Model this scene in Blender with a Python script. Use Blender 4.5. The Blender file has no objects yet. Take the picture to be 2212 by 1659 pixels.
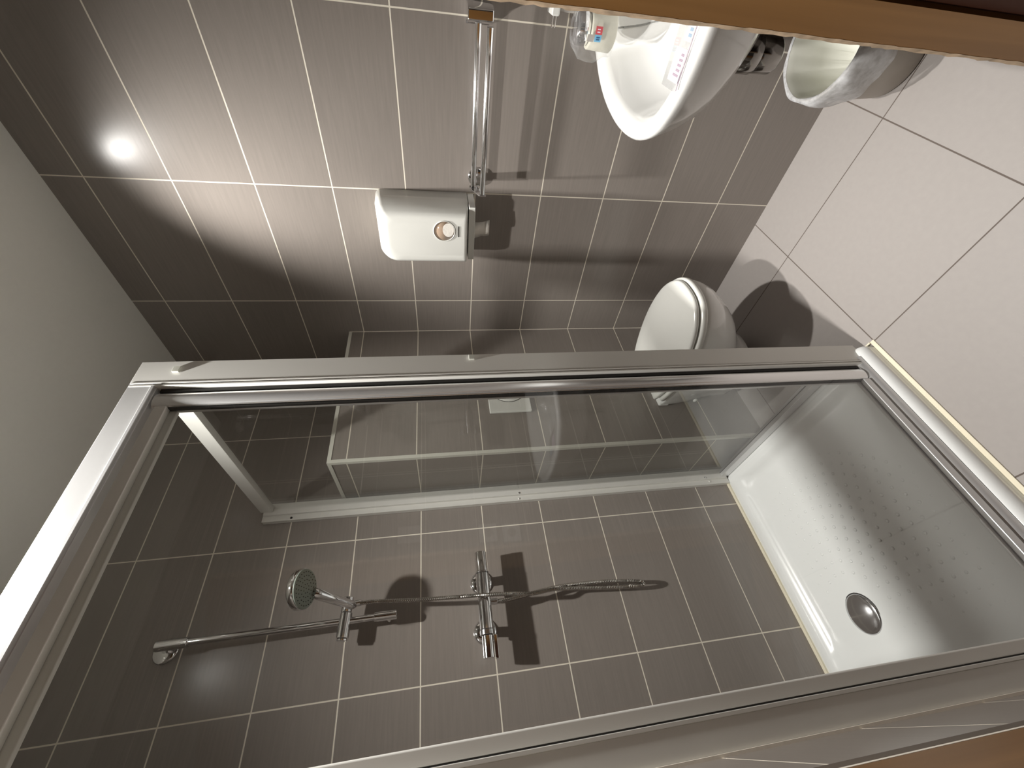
import bpy, bmesh, math, random
from mathutils import Vector, Matrix
random.seed(4)
scene = bpy.context.scene
COL = scene.collection

# ------------------------------------------------------------------ camera
cam_d = bpy.data.cameras.new('camera')
cam = bpy.data.objects.new('camera', cam_d)
COL.objects.link(cam)
R0 = (-0.13767884, -0.10472451, -0.98492503)      # picture right
R1 = (-0.75540508, 0.65426684, 0.03602865)        # picture down
R2 = (0.64063071, 0.74897775, -0.16918813)        # viewing direction
cam.matrix_world = Matrix(((R0[0], -R1[0], -R2[0], 0.0),
                           (R0[1], -R1[1], -R2[1], 0.0),
                           (R0[2], -R1[2], -R2[2], 1.2815),
                           (0, 0, 0, 1)))
cam_d.sensor_fit = 'HORIZONTAL'
cam_d.sensor_width = 36.0
cam_d.lens = 885.6 / 2212 * 36.0
cam_d.clip_start = 0.01
scene.camera = cam

# ------------------------------------------------------------------ world, exposure
w = bpy.data.worlds.new('world')
scene.world = w
w.use_nodes = True
w.node_tree.nodes['Background'].inputs[0].default_value = (1.0, 0.93, 0.84, 1)
w.node_tree.nodes['Background'].inputs[1].default_value = 0.025
vs = scene.view_settings
vs.view_transform = 'Standard'
vs.look = 'None'
vs.gamma = 1.0
vs.use_curve_mapping = False
vs.exposure = 0.0

# ------------------------------------------------------------------ the room's two ceiling spotlights
def spot(name, loc, aim, half, blend, watt, size, col, down):
    d = bpy.data.lights.new(name, 'SPOT')
    d.energy = watt
    d.spot_size = math.radians(half * 2)
    d.spot_blend = blend
    d.shadow_soft_size = size
    d.color = col
    # beam profile of the lamp: strongest straight down, weaker towards the walls
    d.use_nodes = True
    nt = d.node_tree
    em = nt.nodes['Emission']
    g = nt.nodes.new('ShaderNodeNewGeometry'); sx = nt.nodes.new('ShaderNodeSeparateXYZ')
    ab = nt.nodes.new('ShaderNodeMath'); ab.operation = 'ABSOLUTE'
    pw = nt.nodes.new('ShaderNodeMath'); pw.operation = 'POWER'; pw.inputs[1].default_value = down
    nt.links.new(g.outputs['Incoming'], sx.inputs[0]); nt.links.new(sx.outputs['Z'], ab.inputs[0])
    nt.links.new(ab.outputs[0], pw.inputs[0]); nt.links.new(pw.outputs[0], em.inputs['Strength'])
    o = bpy.data.objects.new(name, d)
    o.location = loc
    o.rotation_euler = Vector(aim).to_track_quat('-Z', 'Y').to_euler()
    COL.objects.link(o)
    return o
CEIL = 2.4186
L1 = (1.09, 0.695, CEIL - 0.012)
L2 = (0.388, 0.694, CEIL - 0.012)
spot('ceiling_spot_light_basin', L1, (0.359, -0.297, -0.885), 45, 0.75, 155, 0.022, (1.0, 0.975, 0.93), 4.8)
spot('ceiling_spot_light_shower', L2, (0.0, 0.10, -1.0), 66, 0.85, 205, 0.022, (1.0, 0.975, 0.93), 3.8)

# ------------------------------------------------------------------ room sizes
XA = 1.422      # right wall
YB = 1.546      # back wall
XD = -0.069     # left wall with the doorway
YC = -0.36      # front wall
ROW0, ROW = 2.542, 0.233
BX, BY, BZ = 0.767, 1.271, 1.670   # boxed-in cistern: left side, front, top

# ------------------------------------------------------------------ materials
def newmat(name):
    m = bpy.data.materials.new(name)
    m.use_nodes = True
    nt = m.node_tree
    return m, nt, nt.nodes['Principled BSDF']
def N(nt, t, **kw):
    n = nt.nodes.new(t)
    for k, v in kw.items():
        setattr(n, k, v)
    return n
def math_n(nt, op, a, b=None, c=None):
    n = nt.nodes.new('ShaderNodeMath'); n.operation = op
    for i, v in enumerate((a, b, c)):
        if v is None: continue
        if isinstance(v, (int, float)): n.inputs[i].default_value = v
        else: nt.links.new(v, n.inputs[i])
    return n.outputs[0]
def simple(name, col, rough=0.5, metal=0.0, spec=0.5, coat=0.0, noise=0.0, nscale=40, trans=0.0, bump=0.0):
    m, nt, b = newmat(name)
    b.inputs['Base Color'].default_value = (*col, 1)
    b.inputs['Roughness'].default_value = rough
    b.inputs['Metallic'].default_value = metal
    b.inputs['Specular IOR Level'].default_value = spec
    b.inputs['Coat Weight'].default_value = coat
    b.inputs['Coat Roughness'].default_value = 0.05
    if trans: b.inputs['Transmission Weight'].default_value = trans
    if noise or bump:
        tc = N(nt, 'ShaderNodeTexCoord')
        nz = N(nt, 'ShaderNodeTexNoise'); nz.inputs['Scale'].default_value = nscale
        nz.inputs['Detail'].default_value = 4
        nt.links.new(tc.outputs['Object'], nz.inputs['Vector'])
        if noise:
            mr = N(nt, 'ShaderNodeMapRange')
            mr.inputs['To Min'].default_value = 1 - noise; mr.inputs['To Max'].default_value = 1 + noise
            nt.links.new(nz.outputs['Fac'], mr.inputs['Value'])
            mx = N(nt, 'ShaderNodeVectorMath', operation='SCALE')
            mx.inputs[0].default_value = col
            nt.links.new(mr.outputs[0], mx.inputs['Scale'])
            nt.links.new(mx.outputs[0], b.inputs['Base Color'])
        if bump:
            bp = N(nt, 'ShaderNodeBump'); bp.inputs['Strength'].default_value = bump
            bp.inputs['Distance'].default_value = 0.002
            nt.links.new(nz.outputs['Fac'], bp.inputs['Height'])
            nt.links.new(bp.outputs[0], b.inputs['Normal'])
    return m

def tile_mat(name, col, grout, lines, rough, streak_axis=None, gw=0.0019, var=0.03, streak=0.05, seed=0.0):
    """lines: list of (axis, offset, pitch); grout where any line is near"""
    m, nt, b = newmat(name)
    geo = N(nt, 'ShaderNodeNewGeometry')
    sep = N(nt, 'ShaderNodeSeparateXYZ')
    nt.links.new(geo.outputs['Position'], sep.inputs[0])
    mask = None; cellsum = None
    for ax, off, pitch in lines:
        p = math_n(nt, 'SUBTRACT', sep.outputs['XYZ'.index(ax)], off)
        q = math_n(nt, 'DIVIDE', p, pitch)
        r = math_n(nt, 'ROUND', q)
        d = math_n(nt, 'MULTIPLY', math_n(nt, 'ABSOLUTE', math_n(nt, 'SUBTRACT', q, r)), pitch)
        f = N(nt, 'ShaderNodeMapRange'); f.interpolation_type = 'SMOOTHSTEP'
        f.inputs['From Min'].default_value = gw * 0.75; f.inputs['From Max'].default_value = gw * 1.25
        f.inputs['To Min'].default_value = 1; f.inputs['To Max'].default_value = 0
        nt.links.new(d, f.inputs['Value'])
        mask = f.outputs[0] if mask is None else math_n(nt, 'MAXIMUM', mask, f.outputs[0])
        fl = math_n(nt, 'FLOOR', q)
        cellsum = fl if cellsum is None else math_n(nt, 'ADD', math_n(nt, 'MULTIPLY', cellsum, 7.31), fl)
    wn = N(nt, 'ShaderNodeTexWhiteNoise'); wn.noise_dimensions = '1D'
    nt.links.new(math_n(nt, 'ADD', cellsum, 0.37 + seed), wn.inputs['W'])
    tv = N(nt, 'ShaderNodeMapRange'); tv.inputs['To Min'].default_value = 1 - var; tv.inputs['To Max'].default_value = 1 + var
    nt.links.new(wn.outputs['Value'], tv.inputs['Value'])
    sc = {'X': (8, 90, 160), 'Y': (90, 8, 160), None: (60, 60, 60)}[streak_axis]
    mp = N(nt, 'ShaderNodeMapping'); mp.inputs['Scale'].default_value = sc
    nt.links.new(geo.outputs['Position'], mp.inputs['Vector'])
    nz = N(nt, 'ShaderNodeTexNoise'); nz.inputs['Scale'].default_value = 1.0; nz.inputs['Detail'].default_value = 6
    nt.links.new(mp.outputs[0], nz.inputs['Vector'])
    sv = N(nt, 'ShaderNodeMapRange'); sv.inputs['From Min'].default_value = 0.3; sv.inputs['From Max'].default_value = 0.7
    sv.inputs['To Min'].default_value = 1 - streak; sv.inputs['To Max'].default_value = 1 + streak
    nt.links.new(nz.outputs['Fac'], sv.inputs['Value'])
    k = math_n(nt, 'MULTIPLY', tv.outputs[0], sv.outputs[0])
    vm = N(nt, 'ShaderNodeVectorMath', operation='SCALE'); vm.inputs[0].default_value = col
    nt.links.new(k, vm.inputs['Scale'])
    mix = N(nt, 'ShaderNodeMix', data_type='RGBA')
    nt.links.new(mask, mix.inputs['Factor'])
    nt.links.new(vm.outputs[0], mix.inputs['A'])
    mix.inputs['B'].default_value = (*grout, 1)
    nt.links.new(mix.outputs['Result'], b.inputs['Base Color'])
    rr = N(nt, 'ShaderNodeMapRange'); rr.inputs['To Min'].default_value = rough; rr.inputs['To Max'].default_value = 0.85
    nt.links.new(mask, rr.inputs['Value']); nt.links.new(rr.outputs[0], b.inputs['Roughness'])
    h = math_n(nt, 'SUBTRACT', math_n(nt, 'MULTIPLY', nz.outputs['Fac'], 0.12), mask)
    bp = N(nt, 'ShaderNodeBump'); bp.inputs['Strength'].default_value = 0.35; bp.inputs['Distance'].default_value = 0.0012
    nt.links.new(h, bp.inputs['Height']); nt.links.new(bp.outputs[0], b.inputs['Normal'])
    b.inputs['Specular IOR Level'].default_value = 0.5
    return m

TILE = (0.262, 0.232, 0.209)
GROUT = (0.80, 0.74, 0.63)
M_tileA = tile_mat('brown tile right wall', TILE, GROUT, [('Z', ROW0, ROW), ('Y', 0.184, 0.459)], 0.27, 'Y')
M_tileB = tile_mat('brown tile back wall', TILE, GROUT, [('Z', ROW0, ROW), ('X', 0.140, 0.4635)], 0.23, 'X', seed=3)
M_tileBoxF = tile_mat('brown tile cistern box face', TILE, GROUT, [('Z', ROW0, ROW)], 0.30, 'X', seed=5)
M_tileD = tile_mat('brown tile left wall', TILE, GROUT, [('Z', ROW0, ROW)], 0.30, 'Y', seed=9)
M_floor = tile_mat('pale floor tile', (0.37, 0.341, 0.324), (0.13, 0.105, 0.09), [('X', 0.735, 0.4545), ('Y', 0.7225, 0.4505)], 0.42, None, gw=0.0017, var=0.02, streak=0.02)
M_ceil = simple('white painted ceiling', (0.84, 0.83, 0.77), 0.55, noise=0.02, nscale=60)
M_alu = simple('satin aluminium', (0.70, 0.70, 0.70), 0.30, metal=0.6, noise=0.02, nscale=90)
M_aluw = simple('white lacquered aluminium', (0.74, 0.73, 0.69), 0.35, metal=0.1)
M_chrome = simple('polished chrome', (0.80, 0.80, 0.81), 0.06, metal=1.0)
M_chromed = simple('brushed chrome', (0.62, 0.62, 0.63), 0.16, metal=1.0)
M_ceramic = simple('white glazed ceramic', (0.85, 0.85, 0.835), 0.12, coat=0.5)
M_acryl = simple('white acrylic tray', (0.84, 0.855, 0.845), 0.22, coat=0.2)
M_plastic = simple('white plastic', (0.74, 0.74, 0.70), 0.22, coat=0.2)
M_trim = simple('white tile trim profile', (0.70, 0.69, 0.62), 0.4)
M_seal = simple('cream silicone', (0.80, 0.74, 0.58), 0.5)
M_dark = simple('dark rubber and gap shade', (0.015, 0.013, 0.012), 0.6)  # black for rubber parts and for painted shade in the post channel
M_bin = simple('grey beige plastic bin', (0.40, 0.36, 0.31), 0.4, noise=0.02)
M_binin = simple('cream bin liner inside', (0.84, 0.84, 0.77), 0.5, noise=0.03, nscale=25)
M_cream = simple('cream tumbler plastic', (0.66, 0.64, 0.54), 0.35, noise=0.04, nscale=60)
M_red = simple('red print', (0.60, 0.08, 0.10), 0.4)
M_blue = simple('light blue print', (0.18, 0.45, 0.68), 0.4)
M_bdark = simple('dark blue ink', (0.03, 0.10, 0.22), 0.5)
M_pinkp = simple('pale pink ink', (0.80, 0.70, 0.79), 0.4)
M_mauve = simple('mauve ink', (0.42, 0.33, 0.40), 0.5)
M_slate = simple('slate blue ink', (0.34, 0.44, 0.56), 0.5)
M_bluep = simple('pale blue ink', (0.68, 0.76, 0.83), 0.4)
M_paper = simple('white tissue paper', (0.78, 0.74, 0.68), 0.8, noise=0.05, nscale=80, bump=0.3)
M_switch = simple('white switch plastic', (0.75, 0.75, 0.72), 0.35)
M_greyp = simple('grey translucent plastic', (0.42, 0.39, 0.36), 0.3)
M_grout = simple('tile joint sealant', (0.86, 0.80, 0.70), 0.7, noise=0.1, nscale=60)
M_rubber = simple('clear rubber bumper', (0.78, 0.78, 0.72), 0.15, trans=0.5)
M_head = simple('grey green spray face', (0.27, 0.31, 0.27), 0.4)

def glass_mat(name, tint, ior=1.5, haze=None):
    m = bpy.data.materials.new(name); m.use_nodes = True
    nt = m.node_tree; nt.nodes.clear()
    out = N(nt, 'ShaderNodeOutputMaterial')
    tr = N(nt, 'ShaderNodeBsdfTransparent'); tr.inputs[0].default_value = (*tint, 1)
    gl = N(nt, 'ShaderNodeBsdfGlossy'); gl.inputs['Roughness'].default_value = 0.0
    fr = N(nt, 'ShaderNodeFresnel')
    gm = N(nt, 'ShaderNodeNewGeometry')          # same 4 % at the entering and the leaving face
    mi = N(nt, 'ShaderNodeMapRange'); mi.inputs['To Min'].default_value = ior; mi.inputs['To Max'].default_value = 1/ior
    nt.links.new(gm.outputs['Backfacing'], mi.inputs['Value']); nt.links.new(mi.outputs[0], fr.inputs['IOR'])
    mx = N(nt, 'ShaderNodeMixShader')
    nt.links.new(fr.outputs[0], mx.inputs[0]); nt.links.new(tr.outputs[0], mx.inputs[1]); nt.links.new(gl.outputs[0], mx.inputs[2])
    last = mx.outputs[0]
    if haze:
        df = N(nt, 'ShaderNodeBsdfDiffuse'); df.inputs[0].default_value = (0.85, 0.86, 0.88, 1)
        tl = N(nt, 'ShaderNodeBsdfTranslucent'); tl.inputs[0].default_value = (0.85, 0.86, 0.88, 1)
        ad = N(nt, 'ShaderNodeMixShader'); ad.inputs[0].default_value = 0.4
        nt.links.new(df.outputs[0], ad.inputs[1]); nt.links.new(tl.outputs[0], ad.inputs[2])
        m2 = N(nt, 'ShaderNodeMixShader')
        tc = N(nt, 'ShaderNodeTexCoord'); nz = N(nt, 'ShaderNodeTexNoise'); nz.inputs['Scale'].default_value = haze[1]
        nz.inputs['Detail'].default_value = 5
        nt.links.new(tc.outputs['Object'], nz.inputs['Vector'])
        mr = N(nt, 'ShaderNodeMapRange'); mr.inputs['From Min'].default_value = 0.35; mr.inputs['From Max'].default_value = 0.68
        mr.inputs['To Min'].default_value = haze[0] * 0.6; mr.inputs['To Max'].default_value = min(1, haze[0] * 1.5)
        nt.links.new(nz.outputs['Fac'], mr.inputs['Value'])
        nt.links.new(mr.outputs[0], m2.inputs[0]); nt.links.new(last, m2.inputs[1]); nt.links.new(ad.outputs[0], m2.inputs[2])
        last = m2.outputs[0]
    nt.links.new(last, out.inputs[0])
    return m
M_glass = glass_mat('clear shower glass', (0.985, 0.99, 0.985))
M_film = glass_mat('clear plastic film', (0.97, 0.97, 0.97), 1.5, (0.09, 60))
M_bag = glass_mat('cloudy plastic bag', (0.96, 0.97, 0.98), 1.45, (0.75, 45))

def wood_mat(name, c1, c2, rough=0.4):
    m, nt, b = newmat(name)
    tc = N(nt, 'ShaderNodeTexCoord')
    mp = N(nt, 'ShaderNodeMapping'); mp.inputs['Scale'].default_value = (28, 28, 1.6)
    nt.links.new(tc.outputs['Object'], mp.inputs['Vector'])
    nz = N(nt, 'ShaderNodeTexNoise'); nz.inputs['Scale'].default_value = 1.0; nz.inputs['Detail'].default_value = 8
    nz.inputs['Distortion'].default_value = 0.6
    nt.links.new(mp.outputs[0], nz.inputs['Vector'])
    cr = N(nt, 'ShaderNodeValToRGB')
    cr.color_ramp.elements[0].color = (*c1, 1); cr.color_ramp.elements[0].position = 0.3
    cr.color_ramp.elements[1].color = (*c2, 1); cr.color_ramp.elements[1].position = 0.75
    nt.links.new(nz.outputs['Fac'], cr.inputs[0]); nt.links.new(cr.outputs[0], b.inputs['Base Color'])
    b.inputs['Roughness'].default_value = rough
    b.inputs['Specular IOR Level'].default_value = 0.15
    return m
M_wood = wood_mat('brown door veneer', (0.165, 0.078, 0.022), (0.225, 0.112, 0.036), 0.5)
M_woodd = wood_mat('dark brown door panel', (0.030, 0.008, 0.003), (0.045, 0.012, 0.004), 0.65)
M_chip = simple('worn pale door edge', (0.42, 0.31, 0.21), 0.85, noise=0.9, nscale=60)

# ------------------------------------------------------------------ mesh helpers
def bm_box(bm, x0, x1, y0, y1, z0, z1):
    vs_ = [bm.verts.new(p) for p in ((x0,y0,z0),(x1,y0,z0),(x1,y1,z0),(x0,y1,z0),(x0,y0,z1),(x1,y0,z1),(x1,y1,z1),(x0,y1,z1))]
    for f in ((0,3,2,1),(4,5,6,7),(0,1,5,4),(1,2,6,5),(2,3,7,6),(3,0,4,7)):
        bm.faces.new([vs_[i] for i in f])
def link(name, bm, mat, parent=None, smooth=False, bevel=0, loc=None, sub=0, seg=2):
    me = bpy.data.meshes.new(name)
    bmesh.ops.recalc_face_normals(bm, faces=bm.faces)
    bm.to_mesh(me); bm.free()
    mats = mat if isinstance(mat, (list, tuple)) else [mat]
    for m in mats: me.materials.append(m)
    if smooth:
        for p in me.polygons: p.use_smooth = True
    o = bpy.data.objects.new(name, me)
    COL.objects.link(o)
    if parent is not None:
        o.parent = parent
        # the parent's matrix may be stale, so undo it by hand
        o.matrix_parent_inverse = parent_matrix(parent).inverted()
    if bevel:
        b = o.modifiers.new('bevel', 'BEVEL'); b.width = bevel; b.segments = seg; b.limit_method = 'ANGLE'
        b.angle_limit = math.radians(40)
        for p in me.polygons: p.use_smooth = True
        b.harden_normals = True
    if sub:
        s = o.modifiers.new('sub', 'SUBSURF'); s.levels = sub; s.render_levels = sub
    return o
def parent_matrix(p):
    m = p.matrix_basis.copy()
    q = p
    while q.parent is not None:
        m = q.parent.matrix_basis @ q.matrix_parent_inverse @ m
        q = q.parent
    return m
def box(name, b, mat, parent=None, bevel=0, seg=2):
    bm = bmesh.new(); bm_box(bm, *b)
    return link(name, bm, mat, parent, bevel=bevel, seg=seg)
def loft(bm, rings, cap0=True, cap1=True):
    R = [[bm.verts.new(p) for p in r] for r in rings]
    n = len(R[0])
    for a, b in zip(R, R[1:]):
        for i in range(n):
            bm.faces.new((a[i], a[(i+1) % n], b[(i+1) % n], b[i]))
    if cap0: bm.faces.new(R[0][::-1])
    if cap1: bm.faces.new(R[-1])
    return R
def frame_of(d):
    d = Vector(d).normalized()
    up = Vector((0, 0, 1)) if abs(d.z) < 0.9 else Vector((1, 0, 0))
    a = d.cross(up).normalized(); b = d.cross(a).normalized()
    return d, a, b
def bm_lathe(bm, p0, d, prof, n=32):
    """prof: list of (t along d, radius)"""
    d, a, b = frame_of(d); p0 = Vector(p0)
    rings = []
    for t, r in prof:
        r = max(r, 1e-4)
        rings.append([p0 + d*t + a*(r*math.cos(2*math.pi*i/n)) + b*(r*math.sin(2*math.pi*i/n)) for i in range(n)])
    loft(bm, rings)
def lathe(name, p0, d, prof, mat, parent=None, n=32, smooth=True):
    bm = bmesh.new(); bm_lathe(bm, p0, d, prof, n)
    o = link(name, bm, mat, parent, smooth=smooth)
    if smooth:
        for p in o.data.polygons:
            if len(p.vertices) > 4: p.use_smooth = False
    return o
def bcyl(name, p0, p1, r, mat, parent=None, ch=0.0012, n=32):
    """cylinder with chamfered ends"""
    p0, p1 = Vector(p0), Vector(p1); L = (p1-p0).length
    c = min(ch, r*0.4)
    bm = bmesh.new()
    bm_lathe(bm, p0, p1-p0, [(0, r-c), (c, r), (c*1.01, r), (L-c*1.01, r), (L-c, r), (L, r-c)], n)
    o = link(name, bm, mat, parent, smooth=True)
    for p in o.data.polygons:
        if len(p.vertices) > 4: p.use_smooth = False
    return o
def tube_bm(bm, pts, rad, n=12, ribs=0.0, rib_pitch=0.003):
    pts = [Vector(p) for p in pts]
    rings = []
    acc = 0.0
    prev = None
    for i, p in enumerate(pts):
        t = (pts[min(i+1, len(pts)-1)] - pts[max(i-1, 0)]).normalized()
        if prev is None:
            up = Vector((0, 1, 0)) if abs(t.y) < 0.9 else Vector((1, 0, 0))
            a = t.cross(up).normalized()
        else:
            a = (prev - t * prev.dot(t)).normalized()
        prev = a
        b = t.cross(a).normalized()
        r = rad + (ribs if i % 2 else 0)
        rings.append([p + a*(r*math.cos(2*math.pi*k/n)) + b*(r*math.sin(2*math.pi*k/n)) for k in range(n)])
    loft(bm, rings)
def catmull(P, step, closed=False):
    P = [Vector(p) for p in P]
    out = []
    n = len(P)
    segs = range(n) if closed else range(n-1)
    for i in segs:
        if closed:
            p0, p1, p2, p3 = P[(i-1) % n], P[i], P[(i+1) % n], P[(i+2) % n]
        else:
            p0, p1, p2, p3 = P[max(i-1, 0)], P[i], P[i+1], P[min(i+2, n-1)]
        k = max(1, int((p2-p1).length/step))
        for j in range(k):
            t = j/k
            out.append(0.5*((2*p1)+(p2-p0)*t+(2*p0-5*p1+4*p2-p3)*t*t+(3*p1-p0-3*p2+p3)*t**3))
    if not closed: out.append(P[-1])
    return out
def resample(P, n):
    """closed 2D outline to n points evenly by arc"""
    P = [Vector((p[0], p[1], 0)) for p in P]
    L = [0]
    for i in range(len(P)): L.append(L[-1] + (P[(i+1) % len(P)]-P[i]).length)
    out = []
    for k in range(n):
        s = L[-1]*k/n
        i = max(j for j in range(len(P)) if L[j] <= s)
        seg = L[i+1]-L[i]
        out.append(P[i].lerp(P[(i+1) % len(P)], (s-L[i])/seg if seg else 0))
    return out
def inset(P, d):
    n = len(P); out = []
    area = sum(P[i].x*P[(i+1) % n].y-P[(i+1) % n].x*P[i].y for i in range(n))
    s = 1 if area > 0 else -1
    for i in range(n):
        t = (P[(i+1) % n]-P[i-1]).normalized()
        out.append(P[i] + Vector((-t.y, t.x, 0))*d*s)
    return out
def empty(name, loc, label=None, cat=None, group=None, rz=0.0):
    o = bpy.data.objects.new(name, None); COL.objects.link(o)
    o.location = loc; o.rotation_euler = (0, 0, rz)
    o.empty_display_size = 0.05
    tag(o, label, cat, group)
    return o
def tag(o, label=None, cat=None, group=None, kind=None):
    if label: o['label'] = label
    if cat: o['category'] = cat
    if group: o['group'] = group
    if kind: o['kind'] = kind
    return o
def struct(o, label, cat):
    return tag(o, label, cat, kind='structure')
def rrect(x0, x1, y0, y1, r, k=8):
    P = []
    for cx, cy, a0 in ((x1-r, y1-r, 0), (x0+r, y1-r, 90), (x0+r, y0+r, 180), (x1-r, y0+r, 270)):
        for i in range(k+1):
            a = math.radians(a0 + 90*i/k)
            P.append(Vector((cx + r*math.cos(a), cy + r*math.sin(a), 0)))
    return P

# ------------------------------------------------------------------ the room
struct(box('floor', (XD-0.10, XA+0.10, YC-0.10, YB+0.10, -0.06, 0.0), M_floor), 'pale square floor tiles with thin dark joints', 'floor')
struct(box('ceiling', (XD-0.10, XA+0.10, YC-0.10, YB+0.10, CEIL, CEIL+0.06), M_ceil), 'plain off-white painted ceiling', 'ceiling')
struct(box('wall_right', (XA, XA+0.10, YC-0.10, YB+0.10, 0, CEIL), M_tileA), 'brown tiled wall behind the washbasin and paper dispenser', 'wall')
struct(box('wall_back', (XD-0.10, XA, YB, YB+0.10, 0, CEIL), M_tileB), 'brown tiled wall carrying the shower mixer', 'wall')
DOOR_Y0, DOOR_Y1, DOOR_H = -0.27, 0.30, 2.04
bm = bmesh.new()
bm_box(bm, XD-0.10, XD, DOOR_Y1, YB, 0, CEIL)
bm_box(bm, XD-0.10, XD, DOOR_Y0, DOOR_Y1, DOOR_H, CEIL)
bm_box(bm, XD-0.10, XD, YC-0.10, DOOR_Y0, 0, CEIL)
struct(link('wall_left', bm, M_tileD), 'brown tiled wall strip between shower frame and door frame', 'wall')
struct(box('wall_front', (XD, XA, YC-0.10, YC, 0, CEIL), M_tileBoxF), 'brown tiled wall behind the open door', 'wall')
struct(box('wall_cistern', (BX, XA, BY, YB, 0, BZ), M_tileBoxF), 'half-height tiled box housing the cistern behind the toilet', 'wall')
# white corner profiles of the cistern box, one connected trim
bm = bmesh.new(); t = 0.011; e = 0.0018
bm_box(bm, BX-e, BX+t, BY-e, BY+0.001, 0, BZ-t)
bm_box(bm, BX-e, BX+0.001, BY+0.001, BY+t, 0, BZ-t)
bm_box(bm, BX-e, XA, BY-e, BY+0.001, BZ-t, BZ+e)
bm_box(bm, BX+0.001, XA, BY+0.001, BY+t, BZ, BZ+e)
bm_box(bm, BX-e, BX+0.001, BY+0.001, YB, BZ-t, BZ+e)
bm_box(bm, BX+0.001, BX+t, BY+t, YB, BZ, BZ+e)
struct(link('trim_1', bm, M_trim), 'white corner profile edging the tiled cistern box', 'trim')
struct(box('trim_2', (XA-0.002, XA, BY-0.002, BY, 0, BZ), M_grout), 'pale joint where the cistern box meets the right wall', 'trim')
struct(box('trim_3', (XD, XD+0.004, 0.7465, 0.7515, 0.0, CEIL), M_grout), 'pale vertical joint between left wall tiles and shower frame', 'trim')

# ------------------------------------------------------------------ door frame and door leaf
bm = bmesh.new()
bm_box(bm, XD, XD+0.004, DOOR_Y1-0.01, 0.462, 0.0, DOOR_H+0.07)
bm_box(bm, XD-0.11, XD, DOOR_Y1-0.02, DOOR_Y1, 0.0, DOOR_H)
bm_box(bm, XD, XD+0.004, DOOR_Y0+0.01, DOOR_Y1-0.01, DOOR_H, DOOR_H+0.07)
bm_box(bm, XD-0.11, XD, DOOR_Y0, DOOR_Y1-0.02, DOOR_H-0.02, DOOR_H)
bm_box(bm, XD-0.11, XD, DOOR_Y0, DOOR_Y0+0.02, 0.0, DOOR_H-0.02)
df = struct(link('door_1', bm, M_wood), 'brown wooden door frame left of the camera', 'door frame')
o = box('sealant', (XD, XD+0.002, 0.4785, 0.4855, 0.0, DOOR_H+0.07), M_grout, df); o['label'] = 'pale sealant line along the door frame'
o = box('gap', (XD, XD+0.0006, 0.4860, 0.524, 0.0, DOOR_H+0.07), simple('brown gap shade', (0.10, 0.075, 0.055), 0.7), df); o['label'] = 'brown strip standing in for shade beside the sealant'  # flat strip on the wall with the gap's shade painted in

hinge = Vector((XD+0.012, -0.255, 0)); ex = 0.505; free = Vector((ex, ex*0.1051, 0))
dv = free - hinge; DL = dv.length; rz = math.atan2(dv.y, dv.x)
door = empty('door_2', (hinge.x, hinge.y, 0.0), 'open brown wooden door leaf with chipped pale edge', 'door', rz=rz)
door['kind'] = 'structure'
def dbox(name, b, mat, bevel=0.0):
    bm = bmesh.new(); bm_box(bm, *b)
    o = link(name, bm, mat, None, bevel=bevel); o.parent = door
    return o
ST = 0.078
dbox('stile', (DL-ST, DL-0.006, -0.040, 0.0, 0.008, 2.03), M_wood)
dbox('stile', (0.0, ST, -0.040, 0.0, 0.008, 2.03), M_wood)
o = dbox('door_panel', (ST, DL-ST, -0.034, -0.004, 0.12, 1.93), M_woodd); o['label'] = 'dark brown recessed panel'
dbox('rail', (ST, DL-ST, -0.040, 0.0, 0.008, 0.12), M_wood)
dbox('rail', (ST, DL-ST, -0.040, 0.0, 1.93, 2.03), M_wood)
# chipped edge band: irregular front outline
bm = bmesh.new(); rings = []
z = 0.008
while z < 2.03:
    j = random.uniform(-0.0022, 0.0016)
    rings.append([Vector((DL-0.009+random.uniform(-0.0010, 0.0012), 0.0003, z)), Vector((DL-0.001+j, 0.0003, z)), Vector((DL-0.001+j, -0.040, z)), Vector((DL-0.006, -0.040, z))])
    z += random.uniform(0.004, 0.018)
loft(bm, rings)
o = link('edge_band', bm, M_chip, None); o.parent = door; o['label'] = 'chipped pale edge band'

# ------------------------------------------------------------------ ceiling downlights
def emis(name, col, s):
    m = bpy.data.materials.new(name); m.use_nodes = True
    nt = m.node_tree; nt.nodes.clear()
    o = N(nt, 'ShaderNodeOutputMaterial'); e_ = N(nt, 'ShaderNodeEmission')
    e_.inputs[0].default_value = (*col, 1); e_.inputs[1].default_value = s
    nt.links.new(e_.outputs[0], o.inputs[0]); return m
M_bulb = emis('lamp lens', (1.0, 0.95, 0.88), 12)
for nm, L, lab in (('ceiling_spotlight', L1, 'round chrome ceiling spotlight nearest the washbasin wall'),
                   ('ceiling_spotlight', L2, 'round chrome ceiling spotlight above the shower front')):
    e0 = empty(nm, (L[0], L[1], CEIL), lab, 'ceiling light', 'recessed ceiling spotlights')
    bm = bmesh.new()
    n = 40
    prof = [(0.0, 0.026), (0.0, 0.044), (0.004, 0.042), (0.006, 0.036), (0.006, 0.030), (0.0005, 0.026)]
    rings = [[Vector((L[0]+r*math.cos(2*math.pi*i/n), L[1]+r*math.sin(2*math.pi*i/n), CEIL-0.0002-t_)) for i in range(n)] for t_, r in prof]
    loft(bm, rings, False, False)
    link('ring', bm, M_chromed, e0, smooth=True)
    bm = bmesh.new(); bm_lathe(bm, (L[0], L[1], CEIL-0.0004), (0, 0, -1), [(0, 0.0255), (0.002, 0.0255)], 32)
    link('lamp_lens', bm, M_bulb, e0)

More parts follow.
